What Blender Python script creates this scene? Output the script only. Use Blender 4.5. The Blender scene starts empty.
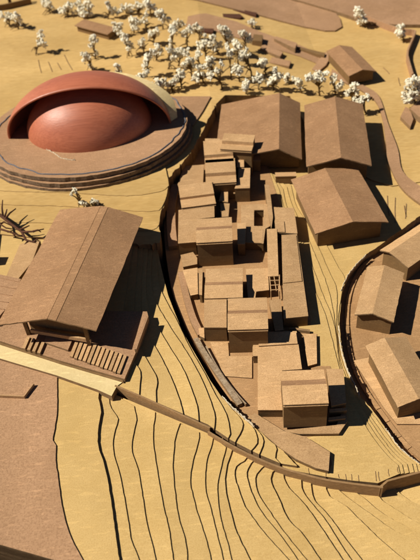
import bpy, bmesh, math, random
from mathutils import Vector, Matrix, noise
from math import radians, sin, cos, pi, atan2, hypot, sqrt

scene = bpy.context.scene
COL = scene.collection
rnd = random.Random(7)

# ------------------------------------------------------------------ camera
F, PITCH, ROLL, HC = 700.0, radians(43), radians(5.5), 0.6
FW = Vector((0, cos(PITCH), -sin(PITCH)))
U0 = Vector((0, sin(PITCH), cos(PITCH)))
R0 = Vector((1, 0, 0))
RV = cos(ROLL) * R0 - sin(ROLL) * U0
UV = sin(ROLL) * R0 + cos(ROLL) * U0
CAM = Vector((0, 0, HC))
cd = bpy.data.cameras.new('camera')
cam = bpy.data.objects.new('camera', cd)
COL.objects.link(cam)
m = Matrix((RV, UV, -FW)).transposed().to_4x4()
m.translation = CAM
cam.matrix_world = m
cd.sensor_fit = 'VERTICAL'
cd.sensor_height = 24
cd.sensor_width = 18
cd.lens = 30
cd.clip_start = 0.01
cd.clip_end = 100
cd.dof.use_dof = True
cd.dof.focus_distance = 0.74
cd.dof.aperture_fstop = 7.0
scene.camera = cam

# ------------------------------------------------------------------ light
SUN_EL, SUN_AZ = radians(48), radians(2)        # direction the light travels, seen from above
w = bpy.data.worlds.new("World")
scene.world = w
w.use_nodes = True
nt = w.node_tree
bg = nt.nodes['Background']
sky = nt.nodes.new('ShaderNodeTexSky')
sky.sky_type = 'NISHITA'
sky.sun_disc = False
sky.altitude = 3000
sky.air_density = 0.5
sky.dust_density = 0.4
sky.sun_elevation = SUN_EL
sky.sun_rotation = atan2(-cos(SUN_AZ), -sin(SUN_AZ))
nt.links.new(sky.outputs[0], bg.inputs[0])
bg.inputs[1].default_value = 0.05
sd = bpy.data.lights.new('sun', 'SUN')
sd.energy = 5.0
sd.angle = radians(0.5)
sd.color = (1.0, 0.935, 0.82)
sun = bpy.data.objects.new('sun', sd)
COL.objects.link(sun)
tv = Vector((cos(SUN_EL) * cos(SUN_AZ), cos(SUN_EL) * sin(SUN_AZ), -sin(SUN_EL)))
sun.rotation_euler = tv.to_track_quat('-Z', 'Y').to_euler()
sun.location = (-1, 0, 2)
scene.view_settings.view_transform = 'Standard'
scene.view_settings.look = 'None'
scene.view_settings.gamma = 1
scene.view_settings.exposure = 0.28


def at(u, v, z=0.0):
    """a point of the model at height z, measured on the photograph"""
    d = RV * ((u - 210) / F) + UV * ((280 - v) / F) + FW
    t = (z - HC) / d.z
    return CAM + d * t


def at_y(u, v, y):
    d = RV * ((u - 210) / F) + UV * ((280 - v) / F) + FW
    return CAM + d * (y / d.y)


# ------------------------------------------------------------------ materials
def board(name, c1, c2, spot, rough=0.85, blot=18.0, speck=900.0, bump=0.25, streak=None, speck_amt=0.5, var=0.06, fibre=.22, fib=.6, tone=.10):
    mt = bpy.data.materials.new(name)
    mt.use_nodes = True
    n = mt.node_tree
    L = n.links.new
    b = n.nodes['Principled BSDF']
    b.inputs['Roughness'].default_value = rough
    b.inputs['Specular IOR Level'].default_value = 0.25
    tc = n.nodes.new('ShaderNodeTexCoord')
    n1 = n.nodes.new('ShaderNodeTexNoise')
    n1.inputs['Scale'].default_value = blot
    n1.inputs['Detail'].default_value = 6
    n1.inputs['Roughness'].default_value = 0.65
    n2 = n.nodes.new('ShaderNodeTexNoise')
    n2.inputs['Scale'].default_value = speck
    n2.inputs['Detail'].default_value = 5
    n2.inputs['Roughness'].default_value = 0.62
    mp = n.nodes.new('ShaderNodeMapping')
    if streak:
        mp.inputs['Rotation'].default_value = (0, 0, streak[0])
        mp.inputs['Scale'].default_value = (streak[1], 1, 1)
    L(tc.outputs['Object'], mp.inputs['Vector'])
    L(mp.outputs[0], n1.inputs['Vector'])
    L(mp.outputs[0], n2.inputs['Vector'])
    r1 = n.nodes.new('ShaderNodeMapRange')
    r1.inputs[1].default_value = 0.34
    r1.inputs[2].default_value = 0.66
    L(n1.outputs[0], r1.inputs[0])
    mx = n.nodes.new('ShaderNodeMix')
    mx.data_type = 'RGBA'
    mx.inputs[6].default_value = (*c1, 1)
    mx.inputs[7].default_value = (*c2, 1)
    L(r1.outputs[0], mx.inputs[0])
    r2 = n.nodes.new('ShaderNodeMapRange')
    r2.inputs[1].default_value = 0.44
    r2.inputs[2].default_value = 0.66
    r2.inputs[4].default_value = speck_amt
    L(n2.outputs[0], r2.inputs[0])
    mx2 = n.nodes.new('ShaderNodeMix')
    mx2.data_type = 'RGBA'
    mx2.inputs[7].default_value = (*spot, 1)
    L(r2.outputs[0], mx2.inputs[0])
    L(mx.outputs[2], mx2.inputs[6])
    # sparse long fibres and broad uneven toning, as in real pulp board
    mp4 = n.nodes.new('ShaderNodeMapping')
    mp4.inputs['Rotation'].default_value = (0, 0, fib)
    mp4.inputs['Scale'].default_value = (.16, 1, 1)
    n4 = n.nodes.new('ShaderNodeTexNoise')
    n4.inputs['Scale'].default_value = 420
    n4.inputs['Detail'].default_value = 2
    n4.inputs['Distortion'].default_value = .8
    oi4 = n.nodes.new('ShaderNodeObjectInfo')
    va = n.nodes.new('ShaderNodeVectorMath')
    L(tc.outputs['Object'], va.inputs[0])
    L(oi4.outputs['Random'], va.inputs[1])
    cx_ = n.nodes.new('ShaderNodeCombineXYZ')
    ml = n.nodes.new('ShaderNodeMath')
    ml.operation = 'MULTIPLY_ADD'
    ml.inputs[1].default_value = 2.4
    ml.inputs[2].default_value = fib
    L(oi4.outputs['Random'], ml.inputs[0])
    L(ml.outputs[0], cx_.inputs[2])
    if not streak:
        L(cx_.outputs[0], mp4.inputs['Rotation'])
    L(va.outputs[0], mp4.inputs['Vector'])
    L(mp4.outputs[0], n4.inputs['Vector'])
    r4 = n.nodes.new('ShaderNodeMapRange')
    r4.inputs[1].default_value = .56
    r4.inputs[2].default_value = .68
    r4.inputs[3].default_value = 1
    r4.inputs[4].default_value = 1 + fibre
    L(n4.outputs[0], r4.inputs[0])
    n5 = n.nodes.new('ShaderNodeTexNoise')
    n5.inputs['Scale'].default_value = 7
    n5.inputs['Detail'].default_value = 5
    n5.inputs['Roughness'].default_value = .6
    n5.inputs['Distortion'].default_value = .6
    L(va.outputs[0], n5.inputs['Vector'])
    r5 = n.nodes.new('ShaderNodeMapRange')
    r5.inputs[1].default_value = .3
    r5.inputs[2].default_value = .7
    r5.inputs[3].default_value = 1 - tone
    r5.inputs[4].default_value = 1 + tone
    L(n5.outputs[0], r5.inputs[0])
    mu = n.nodes.new('ShaderNodeMath')
    mu.operation = 'MULTIPLY'
    L(r4.outputs[0], mu.inputs[0])
    L(r5.outputs[0], mu.inputs[1])
    # small sheet-to-sheet differences of tone
    oi = n.nodes.new('ShaderNodeObjectInfo')
    rr = n.nodes.new('ShaderNodeMapRange')
    rr.inputs[3].default_value = 1 - var
    rr.inputs[4].default_value = 1 + var
    L(oi.outputs['Random'], rr.inputs[0])
    mu2 = n.nodes.new('ShaderNodeMath')
    mu2.operation = 'MULTIPLY'
    L(rr.outputs[0], mu2.inputs[0])
    L(mu.outputs[0], mu2.inputs[1])
    hs = n.nodes.new('ShaderNodeHueSaturation')
    L(mu2.outputs[0], hs.inputs['Value'])
    L(mx2.outputs[2], hs.inputs['Color'])
    L(hs.outputs[0], b.inputs['Base Color'])
    bp = n.nodes.new('ShaderNodeBump')
    bp.inputs['Strength'].default_value = bump
    bp.inputs['Distance'].default_value = 0.0006
    L(n2.outputs[0], bp.inputs['Height'])
    L(bp.outputs[0], b.inputs['Normal'])
    return mt


M = {}
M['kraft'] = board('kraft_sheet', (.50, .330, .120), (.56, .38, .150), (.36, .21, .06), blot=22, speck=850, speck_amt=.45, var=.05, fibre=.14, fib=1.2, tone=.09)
M['kraft_far'] = board('kraft_sheet_far', (.44, .280, .098), (.53, .350, .135), (.36, .21, .06), blot=12, speck=300, streak=(radians(80), .25), speck_amt=.4, var=.03, fibre=.14, fib=.3, tone=.10)
M['edge'] = board('cut_edge', (.20, .12, .055), (.28, .175, .085), (.10, .055, .025), blot=120, speck=1500)
M['brown'] = board('brown_board', (.34, .195, .100), (.41, .24, .13), (.20, .105, .05), blot=14, speck=640, speck_amt=.55)
M['plate'] = board('plate_board', (.36, .205, .090), (.43, .25, .115), (.22, .115, .046), blot=30, speck=700, speck_amt=.5, fib=2.2)
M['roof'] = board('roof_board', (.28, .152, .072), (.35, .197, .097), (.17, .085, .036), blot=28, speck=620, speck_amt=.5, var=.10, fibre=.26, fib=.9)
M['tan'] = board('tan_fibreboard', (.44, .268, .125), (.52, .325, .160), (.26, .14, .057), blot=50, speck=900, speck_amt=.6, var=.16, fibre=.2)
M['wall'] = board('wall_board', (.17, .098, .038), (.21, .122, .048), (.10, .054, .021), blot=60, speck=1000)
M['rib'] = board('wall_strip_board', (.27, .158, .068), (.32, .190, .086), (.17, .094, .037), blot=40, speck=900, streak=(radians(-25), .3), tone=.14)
M['cream'] = board('cream_card', (.62, .48, .23), (.69, .54, .28), (.50, .36, .16), blot=30, speck=500, speck_amt=.3)
M['grey'] = board('grey_torn_card', (.25, .17, .10), (.34, .26, .17), (.13, .08, .045), blot=160, speck=500, speck_amt=.7)
M['plinth_edge'] = board('plinth_edge', (.16, .11, .07), (.24, .17, .11), (.08, .05, .03), blot=90, speck=300, speck_amt=.8)
M['torn'] = board('torn_paper', (.55, .47, .33), (.66, .58, .43), (.36, .27, .17), blot=200, speck=900)
M['terra'] = board('terracotta_paint', (.40, .118, .058), (.47, .150, .075), (.31, .085, .040), rough=.46, blot=60, speck=520, streak=(radians(15), .05), bump=.35, speck_amt=.6, var=.01, fibre=.08, fib=.26, tone=.06)
M['terra'].node_tree.nodes['Principled BSDF'].inputs['Specular IOR Level'].default_value = .5
M['blue'] = board('blue_grey_trim', (.09, .095, .11), (.15, .15, .165), (.06, .055, .06), blot=90, speck=900)
M['stem'] = board('dry_stem', (.15, .095, .038), (.21, .14, .055), (.07, .04, .018), blot=200, speck=900)
M['twig'] = board('dark_twig', (.075, .028, .014), (.11, .045, .022), (.03, .012, .006), blot=300, speck=1200)
M['blossom'] = board('dried_white_blossom', (.80, .74, .56), (.86, .81, .66), (.62, .52, .30), blot=250, speck=900, bump=.4, speck_amt=.4, var=.04, fibre=0)
M['table'] = board('table_top', (.09, .06, .035), (.13, .09, .05), (.06, .04, .02), blot=8, speck=200)


# ------------------------------------------------------------------ helpers
def link(name, verts, faces, mats, parent=None, fm=None):
    me = bpy.data.meshes.new(name)
    me.from_pydata([tuple(v) for v in verts], [], faces)
    bm = bmesh.new()
    bm.from_mesh(me)
    bmesh.ops.recalc_face_normals(bm, faces=bm.faces)
    bm.to_mesh(me)
    bm.free()
    if not isinstance(mats, (list, tuple)):
        mats = [mats]
    for k in mats:
        me.materials.append(M[k])
    if fm:
        for p, i in zip(me.polygons, fm):
            p.material_index = i
    o = bpy.data.objects.new(name, me)
    COL.objects.link(o)
    if parent is not None:
        o.parent = parent
        o.matrix_parent_inverse = Matrix.Translation(-parent.location)
    return o


def panel(b, q, th, seed, nu=14, nv=10, warp=.0006, jit=.0003):
    """a slightly bowed sheet between four corners; q[0]-q[1] is the ridge side"""
    n = (q[1] - q[0]).cross(q[2] - q[0]).normalized()
    n = n if n.z > 0 else -n
    ru = random.Random(seed)
    vs = []
    for i in range(nu + 1):
        for j in range(nv + 1):
            u, v = i / nu, j / nv
            p = (q[0] * (1 - u) + q[1] * u) * (1 - v) + (q[3] * (1 - u) + q[2] * u) * v
            e = sin(pi * min(1, v * 1.0) * .5)
            d = warp * e * noise.noise(p * 14 + Vector((seed, 0, 0))) * 2
            p = p + n * d
            if v == 1 or u in (0, 1):
                p = p + (q[3] - q[0]).normalized() * (ru.uniform(-jit, jit) if v == 1 else 0) + (q[1] - q[0]).normalized() * (ru.uniform(-jit, jit) if u in (0, 1) else 0)
            vs.append(p)
    m = len(vs)
    vs = vs + [p - n * th for p in vs]
    ix = lambda i, j: i * (nv + 1) + j
    fs, mi = [], []
    for i in range(nu):
        for j in range(nv):
            fs += [[ix(i, j), ix(i + 1, j), ix(i + 1, j + 1), ix(i, j + 1)], [m + ix(i, j + 1), m + ix(i + 1, j + 1), m + ix(i + 1, j), m + ix(i, j)]]
            mi += [0, 1]
    for i in range(nu):
        for j in (0, nv):
            fs.append([ix(i, j), m + ix(i, j), m + ix(i + 1, j), ix(i + 1, j)]); mi.append(1)
    for j in range(nv):
        for i in (0, nu):
            fs.append([ix(i, j), ix(i, j + 1), m + ix(i, j + 1), m + ix(i, j)]); mi.append(1)
    b.add(vs, fs, mi)


class MB:
    def __init__(s):
        s.v, s.f, s.m = [], [], []

    def add(s, vs, fs, mi=0):
        b = len(s.v)
        s.v += [Vector(v) for v in vs]
        s.f += [[b + i for i in f] for f in fs]
        s.m += ([mi] * len(fs)) if isinstance(mi, int) else mi

    def prism(s, poly, zb, zt, top=0, side=1):
        """poly: list of (x, y); zb / zt heights or lists of heights"""
        n = len(poly)
        zb = zb if isinstance(zb, (list, tuple)) else [zb] * n
        zt = zt if isinstance(zt, (list, tuple)) else [zt] * n
        vs = [(p[0], p[1], z) for p, z in zip(poly, zb)] + [(p[0], p[1], z) for p, z in zip(poly, zt)]
        fs = [list(range(n, 2 * n)), list(range(n))[::-1]] + [[i, (i + 1) % n, n + (i + 1) % n, n + i] for i in range(n)]
        s.add(vs, fs, [top, top] + [side] * n)

    def wall(s, pts, thick, zb, side=1):
        """upright strip along 3-D top points, standing on zb (list or number)"""
        n = len(pts)
        zb = zb if isinstance(zb, (list, tuple)) else [zb] * n
        vs = []
        for i, p in enumerate(pts):
            a, b = pts[max(0, i - 1)], pts[min(n - 1, i + 1)]
            d = Vector((b[0] - a[0], b[1] - a[1], 0)).normalized()
            nn = Vector((-d.y, d.x, 0)) * thick
            p = Vector(p)
            vs += [(p.x, p.y, zb[i]), p, p + nn, (p.x + nn.x, p.y + nn.y, zb[i])]
        fs = []
        for i in range(n - 1):
            for j in range(4):
                fs.append([4 * i + j, 4 * i + (j + 1) % 4, 4 * i + 4 + (j + 1) % 4, 4 * i + 4 + j])
        fs += [[3, 2, 1, 0], [4 * n - 4, 4 * n - 3, 4 * n - 2, 4 * n - 1]]
        s.add(vs, fs, [0] * (4 * (n - 1)) + [side] * 2)

    def tube(s, pts, rad, sides=6):
        n = len(pts)
        rad = rad if isinstance(rad, (list, tuple)) else [rad] * n
        vs = []
        for i, p in enumerate(pts):
            a, b = Vector(pts[max(0, i - 1)]), Vector(pts[min(n - 1, i + 1)])
            d = (b - a)
            d = d.normalized() if d.length > 1e-9 else Vector((0, 0, 1))
            q = d.to_track_quat('Z', 'Y')
            for k in range(sides):
                t = 2 * pi * k / sides
                vs.append(Vector(p) + q @ Vector((cos(t) * rad[i], sin(t) * rad[i], 0)))
        fs = [[i * sides + k, i * sides + (k + 1) % sides, (i + 1) * sides + (k + 1) % sides, (i + 1) * sides + k]
              for i in range(n - 1) for k in range(sides)]
        fs += [list(range(sides))[::-1], list(range((n - 1) * sides, n * sides))]
        s.add(vs, fs)

    def build(s, name, mats, parent=None, smooth=False):
        o = link(name, s.v, s.f, mats, parent, s.m)
        if smooth:
            for p in o.data.polygons:
                p.use_smooth = True
        return o


def thing(name, loc, label, cat, group=None):
    o = bpy.data.objects.new(name, None)
    o.empty_display_size = 0.01
    o.location = loc
    COL.objects.link(o)
    tag(o, label, cat, group)
    return o


def tag(o, label, cat, group=None):
    o['label'] = label
    o['category'] = cat
    if group:
        o['group'] = group
    return o


def struct(o, kind='structure'):
    o['kind'] = kind
    return o


def spline(pts, step=4.0, jit=0.0, seed=0):
    """Catmull-Rom through picture points with a little hand-cut wobble"""
    r = random.Random(seed)
    out = []
    P = [Vector(p) for p in pts]
    n = len(P)
    for i in range(n - 1):
        p0, p1, p2, p3 = P[max(0, i - 1)], P[i], P[i + 1], P[min(n - 1, i + 2)]
        k = max(1, int((p2 - p1).length / step))
        for j in range(k):
            t = j / k
            q = 0.5 * ((2 * p1) + (p2 - p0) * t + (2 * p0 - 5 * p1 + 4 * p2 - p3) * t * t + (3 * p1 - p0 - 3 * p2 + p3) * t ** 3)
            if jit and (i or j):
                q = q + Vector((r.uniform(-jit, jit), r.uniform(-jit, jit)))
            out.append(q)
    out.append(P[-1])
    return out


def world(px, z):
    return [at(p[0], p[1], z).xy for p in px]


def clip(poly, p, nrm):
    """keep the side of a polygon where (q - p) . nrm >= 0"""
    out = []
    n = len(poly)
    for i in range(n):
        a, b = Vector(poly[i]), Vector(poly[(i + 1) % n])
        da, db = (a - p).dot(nrm), (b - p).dot(nrm)
        if da >= 0:
            out.append(a)
        if (da >= 0) != (db >= 0):
            out.append(a + (b - a) * (da / (da - db)))
    return out


# ------------------------------------------------------------------ terrain
GROUND = -0.045
tb = MB()
tb.prism([(-6, -4), (6, -4), (6, 8), (-6, 8)], -0.10, GROUND)
struct(tb.build('ground', ['table', 'table']))

# front stack of contour sheets, below the retaining walls
AZ0, ST = 0.0180, 0.0015
front = [
    [(57, 374.5), (57, 395), (57, 410), (54, 432), (52.5, 440), (56, 445), (55.5, 460), (58, 477), (61, 500), (65, 520), (72, 540), (80, 555), (90, 575), (100, 600)],
    [(99, 391), (98.5, 398), (101, 412), (98.5, 425), (98, 445), (103, 460), (107, 477), (110, 495), (113, 515), (117, 545), (119.5, 562), (122, 580), (124, 610)],
    [(108, 396), (109, 400), (111, 408), (118, 419), (115, 429), (113, 440), (114, 455), (119, 472), (124, 497), (128, 520), (131, 540), (135, 550), (139, 560), (146, 580), (155, 610)],
    [(134, 406), (135, 411), (136.5, 420), (132.5, 437), (132, 452), (138, 470), (143, 500), (147, 525), (153, 548), (156, 562), (160, 580), (168, 615)],
    [(155, 412), (155, 417), (153, 430), (153.5, 445), (157, 470), (163, 505), (168, 525), (171, 545), (173.5, 562), (176, 580), (180, 615)],
    [(180, 423), (178, 428), (175, 438), (173, 460), (173.5, 478), (178, 515), (184, 535), (187, 555), (188, 580), (190, 615)],
    [(199, 432), (199, 437), (197, 447), (193, 460), (190, 480), (192, 492), (197, 512), (203, 530), (210, 555), (214, 580), (222, 620)],
    [(213, 438), (212, 444), (207, 460), (205, 480), (206, 492), (211, 510), (218.5, 541), (223, 559), (227, 580), (234, 620)],
    [(226, 447), (225, 452), (220, 471), (217.5, 490), (220.7, 519), (227, 541), (231.5, 559), (237, 580), (248, 620)],
    [(232, 450), (230.5, 455), (226, 470), (225.5, 489), (231.5, 515), (237, 533), (249.6, 559), (261, 580), (282, 620)],
    [(247, 457), (244, 461), (236, 466), (234.5, 475), (236, 482), (243, 502), (248, 511), (263.6, 532), (285, 556), (306, 580), (340, 620)],
    [(254, 460), (251, 463), (247.5, 469), (247, 477), (253, 496), (261.5, 512), (280, 535), (295, 556), (312, 580), (342, 620)],
    [(265, 465), (261.5, 468), (256.5, 474), (255.5, 482), (257.5, 492), (266, 506), (281, 528), (300, 552), (325, 582), (355, 620)],
    [(276, 469), (272.5, 472), (270.5, 478), (273, 487), (279, 499), (288, 519), (300, 531), (311, 546), (322, 562), (340, 585), (368, 622)],
    [(283, 471), (284, 478), (289, 488), (300, 499), (314, 517), (328, 538), (343, 560), (359, 582), (390, 622)],
    [(301, 477), (301, 484), (303, 492), (313, 505), (326, 521), (338, 540), (352, 561), (368, 584), (400, 624)],
    [(311, 480), (311, 485), (314.5, 500), (329, 516), (348.6, 543), (363, 561), (382, 584), (415, 622)],
    [(325.7, 484), (326, 489), (329, 496), (345.7, 506), (363, 523), (380, 539), (400, 556), (430, 580), (470, 610)],
    [(338.6, 486), (339, 490), (351, 500), (371, 514), (394, 530), (420, 542), (450, 556), (500, 580)],
    [(352, 487), (353, 490), (364, 498), (384, 514), (420, 533), (460, 550), (510, 570)],
    [(377, 489), (377.5, 493), (382, 500), (394, 508), (420, 524), (460, 542), (510, 562)],
    [(394, 484), (395, 488), (407, 498.6), (420, 505), (450, 518), (510, 545)],
]
WMID = [(-120, 322), (-60, 334), (0, 356), (57, 374), (98, 388), (112, 393), (207, 433), (232, 449), (257, 462), (300, 477), (326, 484), (383, 489), (388, 484), (420, 476), (470, 464)]
fp = Vector((-.2105, .3083))
fd = (Vector((-.1729, .2940)) - fp).normalized()
fn = Vector((-fd.y, fd.x))


def a_z(k):
    return AZ0 - ST * min(k, 1) - .003 * (k >= 2) - .0013 * max(0, min(k, 9) - 2) - .0016 * max(0, min(k, 13) - 9) - .0019 * max(0, k - 13)


for k, line in enumerate(front):
    z = a_z(k)
    ln = spline(line, 4, 0.25, k)
    top = [p for p in WMID if p[0] < line[0][0] - 2]
    px = top + [(p.x, p.y) for p in ln] + [(line[-1][0] - 60, 640), (-160, 640)]
    poly = clip(world(px, z), fp, fn)
    b = MB()
    b.prism(poly, z - 0.006, z)
    struct(b.build('terrain', ['brown' if k == 0 else 'kraft', 'edge']))
z = a_z(len(front))
poly = clip(world(WMID + [(560, 450), (620, 700), (-160, 700)], z), fp, fn)
b = MB()
b.prism(poly, GROUND, z)
struct(b.build('terrain', ['kraft', 'edge']))

# middle stack, between the pavilion and the cut that holds the row of houses
EDGE = [(157.4, 243), (158, 252), (160, 262), (163, 275), (168, 295), (175, 313), (182, 330), (190, 345), (200, 362), (210, 380), (222, 397), (232, 408), (245, 419), (262, 433), (278, 446), (289, 457), (297, 466)]
mid = [
    [(133, 245), (122, 330), (133.6, 359.6), (140, 371), (140, 382), (139, 397)],
    [(138, 245), (134, 320), (140, 346), (148.6, 363), (156.7, 378), (156, 390), (156, 404)],
    [(143, 245), (141, 305), (144, 328.6), (156, 348), (166.5, 368), (176.4, 390.7), (181.8, 408), (183, 416)],
    [(148, 245), (146, 290), (150.7, 313.6), (163.6, 337), (180, 363.7), (188, 380), (197, 405.7), (198.5, 423)],
    [(153, 245), (151, 275), (155, 299.6), (169, 325), (186, 351), (201, 378), (214, 412), (214, 433)],
    [(156, 245), (158, 275), (161, 290), (170, 308), (180, 327), (190, 348), (205, 374), (215, 394), (226, 414), (230, 434), (228, 450)],
    [(222, 397.5), (232, 409), (243, 424), (236, 445), (235, 454)],
    [(245, 420), (252, 426), (256, 434), (257, 443), (251, 458)],
    [(254, 427), (260, 433), (263.5, 441), (259.5, 458), (259, 464)],
    [(268, 439), (275, 445), (276.5, 449), (275, 458), (280, 471)],
]
WTOP = [(-120, 320), (-60, 334), (0, 352), (60, 368), (112, 383), (208, 424.5), (231, 440), (257, 453.5), (281, 463.5), (300, 469.5)]
BZ0, BS = 0.020, 0.0017
for k, line in enumerate(mid + [None]):
    z = BZ0 - BS * k
    if line:
        x_end = line[-1][0]
        for (xa, ya), (xb, yb) in zip(WTOP, WTOP[1:]):
            if xa <= x_end <= xb:
                yw = ya + (yb - ya) * (x_end - xa) / (xb - xa)
        line = [p for p in line if p[1] < yw - 1] + [(x_end, yw)]
        ln = [tuple(p) for p in spline(line, 4, 0.2, 50 + k)]
        head = [] if k < 6 else [(157, 245)] + [p for p in EDGE if p[1] < line[0][1] - 2]
    else:
        ln = [tuple(p) for p in spline(EDGE, 3, 0.35, 60)]
        x_end = 298
        head = []
    px = [(-120, 215), (60, 225), (120, 245)] + head + ln + [p for p in WTOP if p[0] < x_end - 3][::-1]
    b = MB()
    b.prism(world(px, z), GROUND if k == 10 else z - 0.006, z)
    struct(b.build('terrain', ['kraft', 'edge']))

# the slope on the right, down to the cut of the lower terrace
RIM = [(420, 465), (400, 448.6), (384, 426), (370, 407), (360, 395.6), (353, 380), (346, 363), (341.5, 342), (339.5, 324), (340.7, 305), (343, 289), (351, 271), (366, 254.5), (374, 249.5), (412, 222), (432, 211), (560, 160)]
DZ = -0.006
px = [(180, 110), (172, 170), (185, 300), (250, 420), (270, 452), (285, 469), (325, 480), (383, 486.5), (420, 473), (432, 469)] + [tuple(p) for p in spline(RIM, 3, 0.4, 70)] + [(700, 60), (560, 30), (300, 40)]
b = MB()
b.prism(world(px, DZ), GROUND, DZ)
struct(b.build('terrain', ['kraft', 'grey']))
right = [
    [(299, 185), (306, 205), (322, 236), (336, 263), (345, 279), (342.5, 290), (339.5, 305), (338, 324), (340, 342), (344.5, 363), (358, 394), (383, 428), (399, 450), (416, 463.5)],
    [(291, 185), (296, 205), (308.6, 226), (328, 269), (336.5, 290), (336.5, 320), (338, 342), (343, 364), (356, 394), (380, 430), (396, 451), (412, 463.5)],
    [(287, 187), (292, 205), (304, 229), (313, 250), (326, 282), (333, 310), (337, 342), (341.5, 365), (354, 395), (377, 431), (393, 452), (407, 464)],
    [(283, 189), (288, 210), (299, 232), (313, 268), (321.5, 291), (334, 324), (340, 365), (352, 396), (374, 432), (390, 453), (402, 464.5)],
    [(279, 189), (286, 213), (300, 240), (312, 284), (323, 308), (331, 335), (338.5, 365), (349, 396), (370, 433), (386, 454), (398, 465)],
]
for k, line in enumerate(right):
    z = DZ + 0.0011 * (k + 1)
    ln = [tuple(p) for p in spline(line, 4, 0.25, 80 + k)]
    px = [(180, 112), (172, 170), (185, 300), (250, 420), (270, 452), (285, 469)] + [(325, 476.5), (352, 480.5), (378, 483), (388, 478.5), (line[-1][0] + 2, line[-1][1] + 8.5)] + ln[::-1] + [(270, 170)]
    b = MB()
    b.prism(world(px, z), z - 0.004, z)
    struct(b.build('terrain', ['kraft', 'edge']))

# upper hillside: level on the left, falling gently to the right
X0, X1, ZC, ZR = 0.03, 0.24, 0.022, -0.0045


def zc(x):
    t = min(1, max(0, (x - X0) / (X1 - X0)))
    return ZC + (ZR - ZC) * t


def ath(u, v):
    z = ZC
    for _ in range(12):
        p = at(u, v, z)
        z = zc(p.x)
    return at(u, v, z)


def hill(px_front, far, zoff, mats, thick=None, name='terrain'):
    poly = []
    for p in px_front:
        q = ath(p[0], p[1])
        poly.append((q.x, q.y))
    poly += far
    bm = bmesh.new()
    vs = [bm.verts.new((p[0], p[1], 0)) for p in poly]
    bm.faces.new(vs)
    bm.normal_update()
    bmesh.ops.triangulate(bm, faces=bm.faces[:], ngon_method='EAR_CLIP')
    for x in (X0, X1):
        bmesh.ops.bisect_plane(bm, geom=bm.verts[:] + bm.edges[:] + bm.faces[:], plane_co=(x, 0, 0), plane_no=(1, 0, 0), dist=1e-6)
    r = bmesh.ops.extrude_face_region(bm, geom=bm.faces[:])
    top = {g for g in r['geom'] if isinstance(g, bmesh.types.BMVert)}
    for v in bm.verts:
        if v in top:
            v.co.z = zc(v.co.x) + zoff
        else:
            v.co.z = GROUND if thick is None else zc(v.co.x) + zoff - thick
    bm.normal_update()
    bmesh.ops.recalc_face_normals(bm, faces=bm.faces)
    me = bpy.data.meshes.new(name)
    for f in bm.faces:
        f.material_index = 0 if abs(f.normal.z) > .5 else 1
    bm.to_mesh(me)
    bm.free()
    for k in mats:
        me.materials.append(M[k])
    o = bpy.data.objects.new(name, me)
    COL.objects.link(o)
    return o


cut = spline([(120, 243), (157.4, 243), (157.6, 216), (162, 211), (167.5, 192), (169.6, 177), (178, 168), (192, 150), (207, 122), (216, 104)], 2.2, 1.1, 90)
struct(hill([(-160, 200), (-60, 228), (60, 240)] + [tuple(p) for p in cut] + [(225, 95), (290, 96), (320, 150), (372, 180), (392, 186), (460, 176), (640, 140)],
            [(1.2, 2.6), (-1.2, 2.6)], 0, ['kraft_far', 'edge']))
for k, (f, zo) in enumerate([
    ([(-100, 206), (0, 221), (60, 224), (110, 229), (140, 231), (157, 228), (161, 212), (168, 184), (160, 150)], .0008),
    ([(-100, 196), (0, 205), (60, 207), (120, 211), (150, 212), (162, 208), (168, 184), (160, 150)], .0016),
    ([(-100, 185), (0, 192), (70, 194), (130, 197), (165, 191), (168, 180), (160, 150)], .0024),
]):
    poly = [tuple(p) for p in spline(f, 4, .3, 95 + k)]
    struct(hill(poly + [(100, 130), (-100, 130)], [], zo, ['kraft_far', 'edge'], .003))

# brown boards lying over the far end
T1 = [(150, -30), (150, -6), (205, 3), (262, 17), (280, 22), (310, 29), (325, 32), (335, 32), (342, 28), (340, 20), (334, 12), (300, -4), (290, -30)]
struct(hill(T1, [], .003, ['brown', 'edge'], .003))
T2 = [(262, -30), (268, -6), (300, 4), (337, 15), (366, 25), (395, 28), (430, 28), (520, 26), (520, -30)]
struct(hill(T2, [], .007, ['brown', 'edge'], .007))
T3 = [(158.5, 97.6), (211, 97.6), (203, 112), (193, 127), (181, 116), (170, 106)]
struct(hill(T3, [], .0025, ['brown', 'edge'], .003))
T4 = [(188, 17), (206, 14), (236, 22), (262, 33), (300, 46), (328, 57), (322, 66), (300, 57), (270, 48), (236, 38), (206, 29), (186, 28)]
struct(hill(T4, [], .0015, ['brown', 'edge'], .002))

# curved path on the right
pl = spline([(330, 78), (350, 86), (360, 91), (375, 102), (381, 115), (384, 130), (386, 147), (388, 163), (400, 187.5), (420, 205), (450, 220)], 4)
pr_ = spline([(450, 203), (420, 187.5), (402.5, 172.5), (397.5, 150), (388, 125), (379, 98), (366, 88), (345, 78), (332, 70)], 4)
struct(hill([tuple(p) for p in pl] + [tuple(p) for p in pr_], [], .0028, ['brown', 'edge'], .0035, 'path'))

# settlement plate
plate = [tuple(p) for p in spline([(190, 150), (180, 165), (170, 185), (166, 205), (164, 225), (166, 255), (172, 290), (182, 318), (196, 348), (212, 374), (232, 402), (244, 416), (256, 428)], 4)]
plate += [(278, 446), (296, 458), (316, 468), (329, 471), (332, 464), (330, 452), (306, 437), (339, 432), (345, 405), (330, 366), (317, 366), (317, 334), (302, 332), (289, 330), (289, 326), (311, 324), (304, 280), (296, 232), (280, 204), (262, 150), (215, 100)]
b = MB()
b.prism(world(plate, 0), GROUND, 0)
struct(b.build('terrain', ['plate', 'edge']))

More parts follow.
